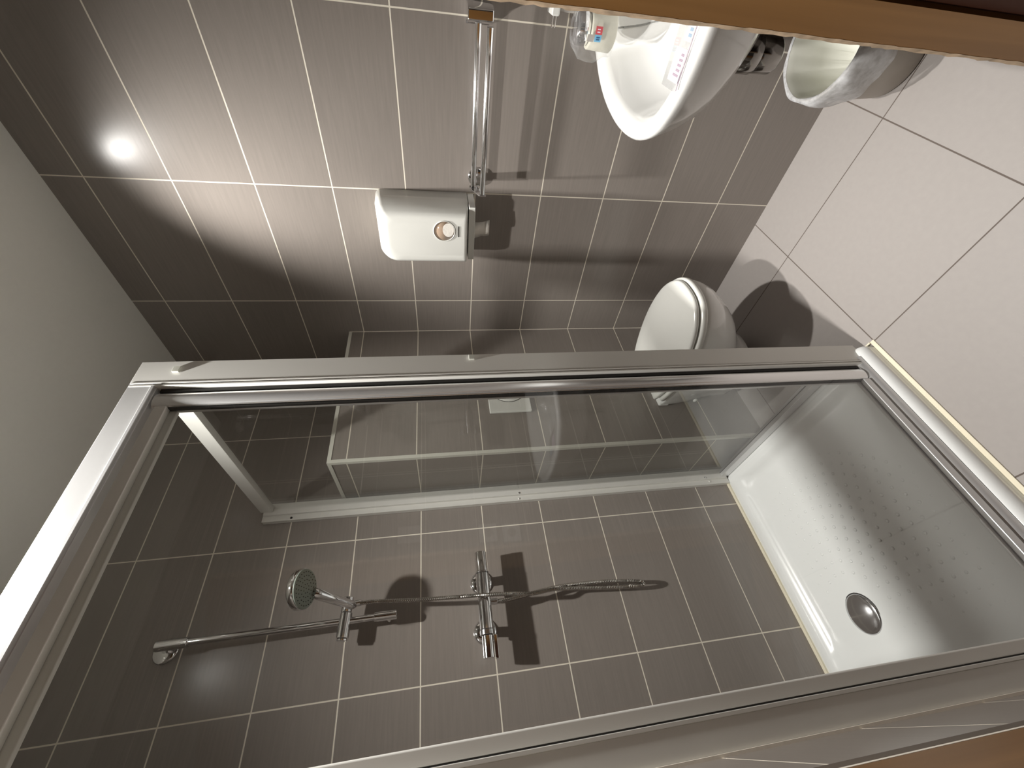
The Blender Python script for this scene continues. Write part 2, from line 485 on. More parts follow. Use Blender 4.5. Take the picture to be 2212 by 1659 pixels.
# ------------------------------------------------------------------ shower tray
TX0, TX1, TY0, TY1 = XD+0.002, 0.735, 0.732, YB-0.0003
bm = bmesh.new()
def rr_ring(ins, z, r):
    return [Vector((p.x, p.y, z)) for p in rrect(TX0+ins, TX1-ins, TY0+ins, TY1-ins, max(r, 0.004), 10)]
tray_rings = [rr_ring(0.0, 0.002, 0.02), rr_ring(0.0, 0.030, 0.02), rr_ring(0.003, 0.043, 0.02), rr_ring(0.010, 0.051, 0.02),
              rr_ring(0.020, 0.0545, 0.02), rr_ring(0.048, 0.0545, 0.02), rr_ring(0.058, 0.052, 0.05), rr_ring(0.070, 0.040, 0.07),
              rr_ring(0.082, 0.030, 0.09), rr_ring(0.10, 0.026, 0.10), rr_ring(0.2, 0.0235, 0.12), rr_ring(0.36, 0.022, 0.03)]
loft(bm, tray_rings)
DR = Vector((0.125, 1.300, 0.0))
def dome(bm, x, y, z, r, h, n=10):
    rings = []
    for k in range(4):
        a = math.pi/2*k/4
        rings.append([Vector((x+r*math.cos(a)*math.cos(2*math.pi*i/n), y+r*math.cos(a)*math.sin(2*math.pi*i/n), z+h*math.sin(a))) for i in range(n)])
    loft(bm, rings, False, True)
cnt = 0
for ring_i in range(1, 13):
    rad = 0.085 + 0.034*ring_i
    k = int(2*math.pi*rad/0.036)
    for i in range(k):
        a = 2*math.pi*(i + (0.5 if ring_i % 2 else 0))/k
        x, y = DR.x+rad*math.cos(a), DR.y+rad*math.sin(a)
        if TX0+0.125 < x < TX1-0.115 and TY0+0.12 < y < TY1-0.115:
            dome(bm, x, y, 0.0225, 0.0055, 0.0032); cnt += 1
# raised soap-dish style swirls in the back-left corner
for (cx, cy, a0, a1, rr) in ((0.06, 1.40, 60, 150, 0.09), (0.03, 1.36, 70, 130, 0.13), (0.02, 1.30, 100, 190, 0.06)):
    P = [Vector((cx+rr*math.cos(math.radians(a0+(a1-a0)*i/12)), cy+rr*math.sin(math.radians(a0+(a1-a0)*i/12)), 0.024)) for i in range(13)]
    tube_bm(bm, P, 0.0035, 8)
tray = link('shower_tray', bm, M_acryl, smooth=True)
tag(tray, 'white square shower tray with anti-slip dots on the floor', 'shower tray')
drain = empty('shower_drain', (DR.x, DR.y, 0.022), 'round domed chrome drain cover in the shower tray', 'drain')
bm = bmesh.new(); bm_lathe(bm, (DR.x, DR.y, 0.0215), (0, 0, 1), [(0, 0.056), (0.004, 0.056), (0.007, 0.052), (0.010, 0.042), (0.0122, 0.028), (0.0132, 0.012), (0.0134, 0.0)], 48)
link('drain_cover', bm, M_chromed, drain, smooth=True)
lathe('drain_gasket', (DR.x, DR.y, 0.0215), (0, 0, 1), [(0, 0.0595), (0.002, 0.0595), (0.0025, 0.057)], M_dark, drain)
bm = bmesh.new()
bm_box(bm, TX0, TX1+0.004, 0.7195, TY0-0.0002, 0.0, 0.004)
bm_box(bm, TX1+0.0002, TX1+0.005, TY0-0.0002, BY-0.002, 0.0, 0.006)
o = link('sealant', bm, M_seal, tray, bevel=0.001); o['label'] = 'cream silicone line at the foot of the tray'
bm = bmesh.new()
bm_box(bm, TX0+0.002, TX1-0.03, YB-0.013, YB-0.0004, 0.050, 0.059)
o = link('sealant', bm, M_seal, tray, bevel=0.001); o['label'] = 'cream silicone line where the tray meets the back wall'

# ------------------------------------------------------------------ shower enclosure
YF = 0.752; ZT = 1.948; ZB = 0.056
enc = empty('shower_enclosure', (TX1, YF, ZB), 'framed glass corner shower enclosure with aluminium profiles', 'shower enclosure')
# corner post: wide flat face, twin ridge, back leg
bm = bmesh.new()
bm_box(bm, 0.688, 0.7485, YF, YF+0.022, 0.040, ZT)
bm_box(bm, 0.682, 0.6865, YF-0.001, YF+0.022, ZB, ZT-0.002)
bm_box(bm, 0.6865, 0.688, YF+0.003, YF+0.022, ZB, ZT-0.002)
bm_box(bm, 0.674, 0.6785, YF-0.001, YF+0.022, ZB, ZT-0.002)
bm_box(bm, 0.6785, 0.682, YF+0.003, YF+0.022, ZB, ZT-0.002)
bm_box(bm, 0.728, 0.7485, YF+0.022, YF+0.050, ZB, ZT)
link('corner_post', bm, M_aluw, enc, bevel=0.0008)
box('channel_shade', (0.6642, 0.6735, YF+0.010, YF+0.022, 0.080, 1.888), M_dark, enc)['label'] = 'black block standing in for shade between post and door'  # dark block in the recess, its shade put into the colour
# left post against the wall
bm = bmesh.new()
bm_box(bm, XD+0.002, -0.027, YF, YF+0.024, ZB, ZT)
bm_box(bm, -0.027, -0.0215, YF-0.002, YF+0.022, ZB, ZT)
link('wall_post', bm, M_aluw, enc, bevel=0.0008)
# header rail
bm = bmesh.new()
bm_box(bm, XD+0.002, 0.688, YF, YF+0.004, 1.902, ZT)
bm_box(bm, XD+0.002, 0.688, YF+0.004, YF+0.036, ZT-0.006, ZT)
bm_box(bm, XD+0.002, 0.674, YF-0.003, YF+0.010, 1.895, 1.902)
bm_box(bm, XD+0.002, 0.674, YF+0.004, YF+0.036, 1.893, 1.897)
link('header_rail', bm, M_alu, enc, bevel=0.001)
# bottom rail
bm = bmesh.new()
P2 = [(YF-0.004, 0.0550), (YF-0.004, 0.060), (YF+0.004, 0.070), (YF+0.010, 0.074), (YF+0.030, 0.074), (YF+0.034, 0.068), (YF+0.034, 0.0550)]
loft(bm, [[Vector((x, y, z)) for y, z in P2] for x in (XD+0.002, 0.700)])
link('bottom_rail', bm, M_alu, enc, bevel=0.001)
# door: own frame and pane
M_alub = simple('bright polished aluminium', (0.90, 0.90, 0.90), 0.22, metal=0.75)
bm = bmesh.new()
prof_xy = [(0.6215, YF+0.020)] + [(0.6425-0.0205*math.cos(math.pi*i/14), YF+0.015-0.012*math.sin(math.pi*i/14)) for i in range(15)] + [(0.6635, YF+0.020)]
loft(bm, [[Vector((x, y, z)) for x, y in prof_xy] for z in (0.078, 1.889)])
shd = link('door_frame', bm, M_alub, enc, bevel=0.0004)
def dpart(name, b, mat=M_alu, bevel=0.002, lab=None):
    o = box(name, b, mat, shd, bevel=bevel, seg=3)
    if lab: o['label'] = lab
    return o
dpart('closing_stile', (0.620, 0.640, YF+0.021, YF+0.030, 0.085, 1.872), bevel=0.003)
dpart('gasket', (0.6195, 0.6215, YF+0.010, YF+0.0205, 0.085, 1.872), M_dark, 0.0)
dpart('top_rail', (-0.010, 0.6215, YF+0.004, YF+0.020, 1.856, 1.880), M_aluw, 0.002)
dpart('top_rail', (-0.010, 0.6195, YF+0.021, YF+0.030, 1.842, 1.868), M_aluw, 0.002)
dpart('bottom_rail', (-0.010, 0.6215, YF+0.005, YF+0.020, 0.078, 0.100), bevel=0.003)
dpart('sill_lip', (-0.010, 0.6195, YF+0.021, YF+0.028, 0.086, 0.106), bevel=0.002)
dpart('hinge_stile', (-0.020, 0.001, YF+0.004, YF+0.020, 0.078, 1.889), M_aluw, 0.003)
dpart('gasket', (-0.0213, -0.0202, YF+0.004, YF+0.018, 0.078, 1.889), M_dark, 0.0)
o = dpart('glass_pane', (-0.004, 0.632, YF+0.0085, YF+0.0145, 0.095, 1.862), M_glass, 0.0, 'clear glass of the shower door')
# side panel along the toilet side
sx0, sx1 = 0.722, 0.744
sfr = box('side_wall_post', (0.692, 0.7545, YB-0.022, YB-0.001, ZB, ZT-0.01), M_aluw, enc, bevel=0.001)
def spart(name, b, mat=M_aluw, bevel=0.001, lab=None):
    o = box(name, b, mat, sfr, bevel=bevel)
    if lab: o['label'] = lab
    return o
spart('post_lip', (0.712, 0.7545, YB-0.034, YB-0.0225, ZB+0.01, ZT-0.014))
spart('top_rail', (sx0, sx1, YF+0.050, YB-0.0345, 1.902, ZT-0.006))
spart('bottom_rail', (sx0-0.004, sx1, YF+0.050, YB-0.0345, 0.0555, 0.090), M_alu)
spart('gasket', (0.7325, 0.7335, YF+0.052, YB-0.036, 0.0905, 0.0925), M_dark, 0.0)
spart('glass_pane', (0.731, 0.736, YF+0.046, YB-0.030, 0.088, 1.905), M_glass, 0.0, 'clear glass of the fixed side panel')
for (x, z, mt) in ((0.700, 1.839, M_dark), (0.718, 0.991, M_chrome), (0.700, 0.993, M_aluw), (0.704, 0.148, M_aluw), (0.718, 0.17, M_chrome)):
    y0 = YB-0.022 if x < 0.711 else YB-0.034
    lathe('screw_cap', (x, y0, z), (0, -1, 0), [(0, 0.0042), (0.0015, 0.0040), (0.0030, 0.0020), (0.0032, 0.0)], mt, sfr, n=16)
for (x, z) in ((0.722, 1.868), (0.737, 1.204)):
    box('bumper_pad', (x-0.010, x+0.006, YF-0.006, YF-0.0003, z-0.007, z+0.007), M_rubber, enc, bevel=0.001)

# ------------------------------------------------------------------ shower rail, hand shower, hose, mixer
CH = M_chrome
YR = 1.486
rail = empty('shower_riser_rail', (0.328, YB, 1.45), 'vertical chrome shower rail on the back wall', 'shower rail')
bcyl('pole', (0.331, YR, 1.452), (0.3265, YR, 2.105), 0.0098, CH, rail)
bcyl('end_sleeve', (0.331, YR, 1.447), (0.3305, YR, 1.515), 0.0135, CH, rail)
bcyl('end_sleeve', (0.3268, YR, 2.035), (0.3262, YR, 2.118), 0.0145, CH, rail)
bcyl('wall_bracket', (0.3265, YR+0.008, 2.095), (0.3265, YB-0.008, 2.118), 0.011, CH, rail)
lathe('wall_plate', (0.322, YB-0.0004, 2.118), (0, -1, 0), [(0, 0.034), (0.005, 0.034), (0.0085, 0.030), (0.009, 0.0)], CH, rail, n=48)
bcyl('wall_bracket', (0.331, YR+0.008, 1.475), (0.331, YB-0.0005, 1.475), 0.011, CH, rail)
sl = empty('hand_shower_holder', (0.331, YR, 1.598), 'chrome sliding holder clamped on the shower rail', 'shower holder')
bcyl('clamp', (0.283, YR, 1.606), (0.352, YR, 1.601), 0.0185, CH, sl)
bcyl('knob', (0.276, YR, 1.6066), (0.2825, YR, 1.606), 0.0155, CH, sl)
bcyl('swivel_socket', (0.3525, YR-0.006, 1.601), (0.395, YR-0.008, 1.597), 0.0165, CH, sl)
hs = empty('hand_shower', (0.372, 1.45, 1.60), 'chrome hand shower with round grey spray face', 'hand shower')
HB = Vector((0.370, 1.462, 1.588)); HC = Vector((0.387, 1.312, 1.690))
hn = Vector((-0.05, -0.31, -0.95)).normalized()
lathe('handle', HB - (HC-HB).normalized()*0.02, HC-HB, [(0, 0.0085), (0.008, 0.0115), (0.02, 0.0125), (0.09, 0.0145), (0.145, 0.0155), (0.165, 0.012)], CH, hs, n=32)
lathe('head_shell', HC + hn*0.006, -hn, [(0, 0.053), (0.003, 0.0545), (0.016, 0.0545), (0.020, 0.052), (0.026, 0.040), (0.030, 0.020), (0.031, 0)], CH, hs, n=56)
bm = bmesh.new()
bm_lathe(bm, HC + hn*0.006, hn, [(0, 0.0525), (0.003, 0.051), (0.0045, 0.046), (0.005, 0.0)], 48)
sp = link('spray_face', bm, M_head, hs, smooth=True); sp['label'] = 'grey green spray face'
bm = bmesh.new()
d_, a_, b_ = frame_of(hn)
for k, rr_ in ((1, 0.0), (8, 0.012), (14, 0.023), (20, 0.034), (26, 0.044)):
    for i in range(k):
        an = 2*math.pi*i/k
        c = HC + hn*0.0105 + a_*(rr_*math.cos(an)) + b_*(rr_*math.sin(an))
        bm_lathe(bm, c, hn, [(0, 0.0014), (0.0015, 0.0010)], 6)
o = link('spray_nozzles', bm, M_dark, sp)
bm = bmesh.new()
hp = [(0.376, 1.482, 1.572), (0.370, 1.468, 1.50), (0.358, 1.456, 1.385), (0.348, 1.442, 1.25), (0.344, 1.4365, 1.180), (0.338, 1.441, 1.08), (0.335, 1.457, 1.009),
      (0.345, 1.480, 0.93), (0.341, 1.492, 0.84), (0.334, 1.500, 0.74), (0.329, 1.503, 0.66), (0.329, 1.503, 0.615), (0.334, 1.503, 0.600),
      (0.341, 1.503, 0.614), (0.347, 1.502, 0.66), (0.354, 1.50, 0.75), (0.356, 1.497, 0.88), (0.350, 1.494, 0.96), (0.340, 1.488, 1.03), (0.332, 1.481, 1.085), (0.330, 1.4765, 1.1265)]
cp = catmull(hp, 0.0028)
tube_bm(bm, cp, 0.0052, 12, ribs=0.0016)
hose = link('shower_hose', bm, simple('dark ribbed chrome', (0.48, 0.46, 0.43), 0.15, metal=1.0), smooth=False)
tag(hose, 'ribbed chrome shower hose looping down the back wall', 'hose')
bcyl('hose_nut', (0.377, 1.483, 1.558), (0.3745, 1.480, 1.588), 0.0095, CH, hose)
mx = empty('shower_mixer', (0.335, YB, 1.17), 'chrome thermostatic shower mixer bar on the back wall', 'shower mixer')
YM = 1.471; ZM = 1.170
bcyl('mixer_body', (0.252, YM, ZM), (0.418, YM, ZM), 0.0215, CH, mx)
bcyl('temperature_knob', (0.4235, YM, ZM), (0.488, YM, ZM), 0.0205, CH, mx)
bcyl('collar', (0.4185, YM, ZM), (0.423, YM, ZM), 0.0228, M_chromed, mx)
bcyl('flow_knob', (0.176, YM, ZM), (0.236, YM, ZM), 0.0175, CH, mx)
bcyl('collar', (0.2365, YM, ZM), (0.2515, YM, ZM), 0.0228, M_chromed, mx)
box('flow_lever', (0.172, 0.236, YM-0.008, YM+0.004, ZM-0.030, ZM-0.0195), CH, mx, bevel=0.002)
for x in (0.258, 0.408):
    bcyl('union_stem', (x, YM+0.018, ZM), (x, YB-0.006, ZM), 0.0145, CH, mx)
    lathe('wall_rosette', (x, YB-0.0004, ZM), (0, -1, 0), [(0, 0.038), (0.004, 0.038), (0.010, 0.031), (0.013, 0.018), (0.0135, 0.0)], CH, mx, n=48)
bcyl('outlet_nipple', (0.330, YM+0.003, ZM-0.020), (0.330, YM+0.005, ZM-0.042), 0.010, CH, mx)

# ------------------------------------------------------------------ wall-hung toilet
TC = 1.060
half = [(0.0, 0.765), (0.05, 0.770), (0.098, 0.794), (0.140, 0.845), (0.165, 0.915), (0.175, 0.99), (0.172, 1.07), (0.158, 1.15), (0.140, 1.21), (0.128, 1.2695)]
def t_outline(n=72, back=1.2695):
    H = catmull([Vector((a, b, 0)) for a, b in half], 0.01)
    P = [Vector((TC+p.x, p.y, 0)) for p in H] + [Vector((TC-p.x, p.y, 0)) for p in H[::-1][:-1]]
    return resample(P, n)
def scale_ring(P, z, f, cx=TC, yb=1.2695):
    """shrink towards the back face"""
    return [Vector((cx+(p.x-cx)*f[0], yb-(yb-p.y)*f[1], z)) for p in P]
T0 = t_outline()
wc = empty('toilet', (TC, BY, 0.10), 'white wall-hung toilet with closed lid', 'toilet')
bm = bmesh.new()
prof = [(0.398, 0.965, 0.975), (0.385, 0.975, 0.985), (0.36, 0.97, 0.975), (0.32, 0.945, 0.94), (0.28, 0.90, 0.885), (0.24, 0.83, 0.81), (0.20, 0.75, 0.70), (0.165, 0.69, 0.58), (0.12, 0.66, 0.53), (0.085, 0.645, 0.50), (0.062, 0.60, 0.46), (0.055, 0.50, 0.40)]
loft(bm, [scale_ring(T0, z, (fx, fy)) for z, fx, fy in prof])
link('bowl', bm, M_ceramic, wc, smooth=True)
def lidshape(name, z0, z1, ins, back, mat, dome_h=0.0):
    T = inset(T0, ins) if ins else T0
    keep = [p for p in T if p.y <= back]
    keep.sort(key=lambda p: math.atan2(p.x-TC, 1.05-p.y))
    kx = abs(keep[0].x-TC)
    base = resample([Vector((TC-kx+0.004, back, 0))] + keep + [Vector((TC+kx-0.004, back, 0))], 80)
    rings = [[Vector((p.x, p.y, z0)) for p in inset(base, 0.004)],
             [Vector((p.x, p.y, z0+0.003)) for p in base],
             [Vector((p.x, p.y, z1-0.006)) for p in base],
             [Vector((p.x, p.y, z1-0.002)) for p in inset(base, 0.003)],
             [Vector((p.x, p.y, z1)) for p in inset(base, 0.009)]]
    cx, cy = TC, 1.0
    for f, h in ((0.75, 0.6), (0.45, 0.9), (0.15, 1.0)):
        rings.append([Vector((cx+(p.x-cx)*f, cy+(p.y-cy)*f, z1+dome_h*h)) for p in inset(base, 0.009)])
    bm = bmesh.new(); loft(bm, rings)
    return link(name, bm, mat, wc, smooth=True)
lidshape('seat', 0.400, 0.421, 0.0, 1.215, M_plastic)
lidshape('lid', 0.425, 0.443, 0.010, 1.222, M_plastic, 0.006)
box('rear_deck', (TC-0.128, TC+0.128, 1.222, 1.2690, 0.355, 0.4035), M_ceramic, wc, bevel=0.010, seg=4)
for s in (-1, 1):
    bcyl('hinge', (TC+s*0.070-0.014, 1.232, 0.417), (TC+s*0.070+0.014, 1.232, 0.417), 0.011, M_plastic, wc)
lathe('bolt_cap', (TC-0.1285+0.001, 1.235, 0.25), (-1, 0, 0), [(0, 0.010), (0.004, 0.009), (0.006, 0.0)], M_plastic, wc, n=20)
# flush plate
fp = empty('flush_plate', (TC, BY, 1.018), 'white rectangular flush plate with round button', 'flush plate')
bm = bmesh.new(); bm_box(bm, 0.938, 1.182, BY-0.012, BY-0.0004, 0.936, 1.102)
link('plate', bm, M_plastic, fp, bevel=0.003)
lathe('button', (TC, BY-0.0122, 1.0185), (0, -1, 0), [(0, 0.074), (0.0018, 0.074), (0.003, 0.0725), (0.0031, 0.0)], M_plastic, fp, n=64)
lathe('button_ring', (TC, BY-0.0121, 1.0185), (0, -1, 0), [(0, 0.0762), (0.0006, 0.0762), (0.0007, 0.0745)], M_dark, fp, n=64)

# ------------------------------------------------------------------ washbasin
BYC = 0.03
hb = [(1.4200, 0.185), (1.385, 0.205), (1.345, 0.226), (1.28, 0.262), (1.21, 0.288), (1.135, 0.304), (1.06, 0.311), (0.99, 0.307), (0.930, 0.292), (0.877, 0.262), (0.842, 0.217), (0.820, 0.170), (0.808, 0.120), (0.803, 0.070), (0.802, 0.030)]
Hc = catmull([Vector((a, b, 0)) for a, b in hb], 0.012)
Pb = Hc + [Vector((p.x, 2*BYC-p.y, 0)) for p in Hc[::-1][1:]]
B0 = resample(Pb, 96)
def clampw(P, lim=1.4205): return [Vector((min(p.x, lim), p.y, p.z)) for p in P]
def bring(z, fx, fy, ins=0.0, cx=1.4205, cy=BYC):
    Q = inset(B0, ins) if ins else B0
    return clampw([Vector((cx-(cx-p.x)*fx, cy+(p.y-cy)*fy, z)) for p in Q])
def bowlring(z, f, c=(1.085, BYC)):
    Q = inset(B0, 0.040)
    # the bowl stops short of the tap ledge at the wall
    out = []
    for p in Q:
        x = min(p.x, 1.300)
        out.append(Vector((c[0]+(x-c[0])*f, c[1]+(p.y-c[1])*f, z)))
    return out
ZR = 0.840
bm = bmesh.new()
loft(bm, [bring(0.660, 0.70, 0.40), bring(0.664, 0.78, 0.52), bring(0.680, 0.84, 0.66), bring(0.710, 0.895, 0.80), bring(0.745, 0.94, 0.885), bring(0.785, 0.972, 0.945),
          bring(0.815, 0.990, 0.98), bring(0.828, 0.998, 0.995), bring(0.836, 1, 1, 0.001), bring(0.842, 1, 1, 0.005), bring(0.845, 1, 1, 0.011), bring(0.845, 1, 1, 0.022),
          bring(0.842, 1, 1, 0.030), bowlring(0.836, 1.0), bowlring(0.825, 0.975), bowlring(0.80, 0.93), bowlring(0.765, 0.86), bowlring(0.735, 0.76), bowlring(0.712, 0.60),
          bowlring(0.700, 0.40), bowlring(0.695, 0.2), bowlring(0.693, 0.09)])
basin = link('washbasin', bm, M_ceramic, smooth=True)
tag(basin, 'white ceramic washbasin hung on the right wall', 'washbasin')
trap = empty('bottle_trap', (1.10, 0.150, 0.46), 'chrome bottle trap hanging under the washbasin', 'drain trap')
M_trap = simple('dark chrome', (0.26, 0.245, 0.23), 0.12, metal=1.0)  # chrome with a darker even base colour
TP = Vector((1.10, 0.150, 0))
lathe('bottle', (TP.x, TP.y, 0.492), (0, 0, 1), [(0, 0.022), (0.003, 0.031), (0.010, 0.036), (0.055, 0.037), (0.057, 0.0365)], M_trap, trap, n=40)
lathe('upper_cup', (TP.x, TP.y, 0.5495), (0, 0, 1), [(0, 0.038), (0.002, 0.040), (0.030, 0.040), (0.040, 0.036), (0.055, 0.030), (0.056, 0.028)], M_trap, trap, n=40)
lathe('union_nut', (TP.x, TP.y, 0.606), (0, 0, 1), [(0, 0.028), (0.003, 0.031), (0.026, 0.028), (0.028, 0.020)], M_trap, trap, n=8)
bcyl('tailpiece', (TP.x, TP.y, 0.6345), (TP.x, TP.y, 0.6585), 0.017, M_trap, trap)
bcyl('waste_pipe', (TP.x+0.032, TP.y-0.032, 0.575), (XA-0.0005, -0.02, 0.575), 0.016, M_trap, trap)

# tumbler on the basin ledge
tb = empty('tumbler', (1.245, 0.160, ZR+0.006), 'cream tumbler in clear plastic wrap on the basin back edge', 'tumbler')
c0 = Vector((1.245, 0.160, 0.0))
lathe('cup', (c0.x, c0.y, 0.8455), (0, 0, 1), [(0, 0.038), (0.003, 0.041), (0.058, 0.038), (0.060, 0.036)], M_cream, tb, n=40)
lathe('cap', (c0.x+0.004, c0.y, 0.906), (0, 0, 1), [(0, 0.030), (0.002, 0.033), (0.026, 0.033), (0.030, 0.027), (0.031, 0.0)], CH, tb, n=40)
bm = bmesh.new()
n = 40; rings = []
for z, r, jag in ((0.8458, 0.0435, 0.0006), (0.860, 0.0445, 0.0012), (0.885, 0.0432, 0.0014), (0.905, 0.0415, 0.0014), (0.925, 0.0385, 0.0016), (0.941, 0.033, 0.0015), (0.9445, 0.012, 0.001)):
    ring = []
    for i in range(n):
        a = 2*math.pi*i/n
        # pleated tip on the side away from the wall
        tip = max(0, math.cos(a-math.radians(118)))**14*0.022*(1 if 0.88 < z < 0.935 else 0.25)
        rr_ = r + jag*math.sin(7*a+z*90) + tip
        ring.append(Vector((c0.x+rr_*math.cos(a), c0.y+rr_*math.sin(a), z)))
    rings.append(ring)
loft(bm, rings, False, False)
o = link('wrapper', bm, M_film, tb, smooth=True); o['label'] = 'clear crinkled plastic wrapper'
def patch(name, c, r, a0, a1, z0, z1, mat, parent, n=8):
    bm = bmesh.new(); A = []; Bq = []
    for i in range(n+1):
        a = math.radians(a0+(a1-a0)*i/n)
        A.append([Vector((c.x+q*math.cos(a), c.y+q*math.sin(a), z)) for q, z in ((r, z0), (r, z1), (r-0.0006, z1), (r-0.0006, z0))])
    loft(bm, A)
    return link(name, bm, mat, parent)
o = patch('red_square', c0, 0.0470, 178, 196, 0.884, 0.900, M_red, tb); o['label'] = 'red printed square'
for k in range(2):
    patch('red_square_mark', c0, 0.0474, 182+k*6, 184.5+k*6, 0.889, 0.896, M_pinkp, o, 3)
o = patch('blue_square', c0, 0.0474, 161, 177, 0.884, 0.900, M_blue, tb); o['label'] = 'light blue printed square'
for k in range(2):
    patch('blue_square_mark', c0, 0.0478, 165+k*5, 168+k*5, 0.888, 0.896, M_bdark, o, 3)
patch('grey_square', c0, 0.0474, 160, 177, 0.9015, 0.917, M_greyp, tb)

# wall dispenser above the basin
sd = empty('soap_dispenser', (1.39, 0.14, 0.82), 'grey wall soap dispenser with white top above the basin', 'soap dispenser')
box('body', (1.372, XA-0.0005, 0.085, 0.150, 0.865, 0.950), M_greyp, sd, bevel=0.004)
box('cap', (1.362, XA-0.0005, 0.080, 0.158, 0.951, 0.972), M_switch, sd, bevel=0.004)
for dz in (0.0, 0.008):
    bcyl('pin', (1.385, 0.1585, 0.955+dz), (1.385, 0.184, 0.955+dz), 0.0016, CH, sd, ch=0.0004, n=12)

# sachet lying on the front inner edge of the basin
sa = empty('sachet', (0.88, 0.13, 0.842), 'clear plastic sachet with pink and blue labels on the basin rim', 'sachet')
def quad_slab(name, P, th, mat, parent, nrm=None):
    P = [Vector(p) for p in P]
    nn = (P[1]-P[0]).cross(P[3]-P[0]).normalized()
    if nn.z < 0: nn = -nn
    bm = bmesh.new(); loft(bm, [[p for p in P], [p+nn*th for p in P]])
    return link(name, bm, mat, parent)
SA = Vector((0.832, 0.058, 0.8475)); SU = Vector((-0.002, 0.122, 0.0)); SV = Vector((0.088, 0.006, -0.012))
def sq(u0, u1, v0, v1, h=0.0):
    return [SA+SU*u+SV*v+Vector((0, 0, h)) for u, v in ((u0, v0), (u1, v0), (u1, v1), (u0, v1))]
quad_slab('film', sq(0, 1, 0, 1), 0.0006, M_film, sa)
pk = quad_slab('pink_label', sq(0.50, 0.90, 0.05, 0.72, 0.0008), 0.0003, M_pinkp, sa)
bl = quad_slab('blue_label', sq(0.10, 0.42, 0.05, 0.42, 0.0008), 0.0003, M_bluep, sa)
quad_slab('dark_edge', sq(0.0, 0.97, -0.025, 0.0, 0.0006), 0.0006, M_mauve, sa)
for i in range(5):
    u = 0.56+0.06*i
    quad_slab('print_line', sq(u, u+0.028, 0.14, 0.30+0.3*random.random(), 0.0013), 0.0002, M_mauve, pk)
for i in range(4):
    u = 0.14+0.065*i
    quad_slab('print_line', sq(u, u+0.035, 0.10, 0.22+0.14*random.random(), 0.0013), 0.0002, M_slate, bl)

# ------------------------------------------------------------------ towel rail
tr = empty('towel_rail', (XA, 0.18, 1.15), 'double-bar chrome towel rail on the right wall', 'towel rail')
for x, z in ((1.369, 1.156), (1.318, 1.131)):
    bcyl('bar', (x, 0.186, z), (x, 0.598, z), 0.0088, CH, tr)
bm = bmesh.new()
P = [(1.424-0.002, 0.1985), (1.424-0.002, 0.150), (1.345, 0.150), (1.333, 0.158), (1.333, 0.180), (1.345, 0.1858), (1.405, 0.1858), (1.415, 0.1985)]
loft(bm, [[Vector((x, y, z)) for x, y in P] for z in (1.122, 1.186)])
link('near_bracket', bm, CH, tr, bevel=0.003, seg=3)
lathe('wall_plate', (XA-0.0004, 0.588, 1.140), (-1, 0, 0), [(0, 0.030), (0.004, 0.030), (0.007, 0.027), (0.0075, 0.0)], CH, tr, n=48)
bcyl('far_post', (XA-0.0076, 0.588, 1.150), (1.3785, 0.588, 1.154), 0.010, CH, tr)
bm = bmesh.new()
P = [(1.3785, 1.168), (1.3785, 1.146), (1.3285, 1.1205), (1.3085, 1.1205), (1.3085, 1.1415), (1.3585, 1.168)]
loft(bm, [[Vector((x, y, z)) for x, z in P] for y in (0.5983, 0.602)])
link('end_plate', bm, CH, tr, bevel=0.001)

# ------------------------------------------------------------------ toilet paper dispenser
dp = empty('paper_dispenser', (XA, 0.73, 1.17), 'white wall-mounted toilet paper dispenser with round window', 'paper dispenser')
def disp_ring(x, ins, ztop=1.477, zbot=1.172, y0=0.640, y1=0.850, r=0.05, rb=0.006):
    P = []
    y0 += ins; y1 -= ins; ztop -= ins; zb = zbot+ins*0.35
    for cy, cz, a0, rr_ in ((y1-r, ztop-r, 0, r), (y0+r*0.45, ztop-r*0.45, 90, r*0.45), (y0+rb, zb+rb, 180, rb), (y1-rb, zb+rb, 270, rb)):
        for i in range(9):
            a = math.radians(a0+90*i/8)
            P.append(Vector((x, cy+rr_*math.cos(a), cz+rr_*math.sin(a))))
    return P
bm = bmesh.new()
loft(bm, [disp_ring(XA-0.0005, 0.0), disp_ring(1.36, 0.002), disp_ring(1.325, 0.007), disp_ring(1.302, 0.015), disp_ring(1.293, 0.022), disp_ring(1.2895, 0.030), disp_ring(1.2885, 0.045)])
cov = link('cover', bm, M_plastic, dp, smooth=True)
# round window: recessed paper roll disc inside a ring
WC = Vector((1.2883, 0.712, 1.254))
M_winglass = simple('clear window of the dispenser', (0.30, 0.22, 0.16), 0.1, coat=0.3)
lathe('window', WC+Vector((0.0015, 0, 0)), (-1, 0, 0), [(0, 0.0335), (0.0021, 0.0335), (0.0022, 0.0)], M_winglass, dp, n=48)
bm = bmesh.new(); prof = [(0, 0.0335), (0, 0.0365), (0.0018, 0.0357), (0.0021, 0.0343), (0.0, 0.0335)]
n = 48
loft(bm, [[WC + Vector((-t_, r*math.cos(2*math.pi*i/n), r*math.sin(2*math.pi*i/n))) for i in range(n)] for t_, r in prof], False, False)
link('window_rim', bm, M_plastic, dp, smooth=True)
bm = bmesh.new()
A0 = WC + Vector((-0.0008, -0.004, -0.013))
P = [A0 + Vector((0, 0.024*math.cos(2*math.pi*i/32), 0.0185*math.sin(2*math.pi*i/32))) for i in range(32)]
loft(bm, [P, [p+Vector((-0.0006, 0, 0)) for p in P]])
o = link('roll_end', bm, M_paper, dp); o['label'] = 'paper roll showing through the window'
box('key_slot', (1.2872, 1.2884, 0.694, 0.732, 1.2060, 1.2085), M_dark, dp)
box('base_plate', (1.320, XA-0.0006, 0.644, 0.838, 1.150, 1.1715), M_plastic, dp, bevel=0.002)
bm = bmesh.new()
G = []
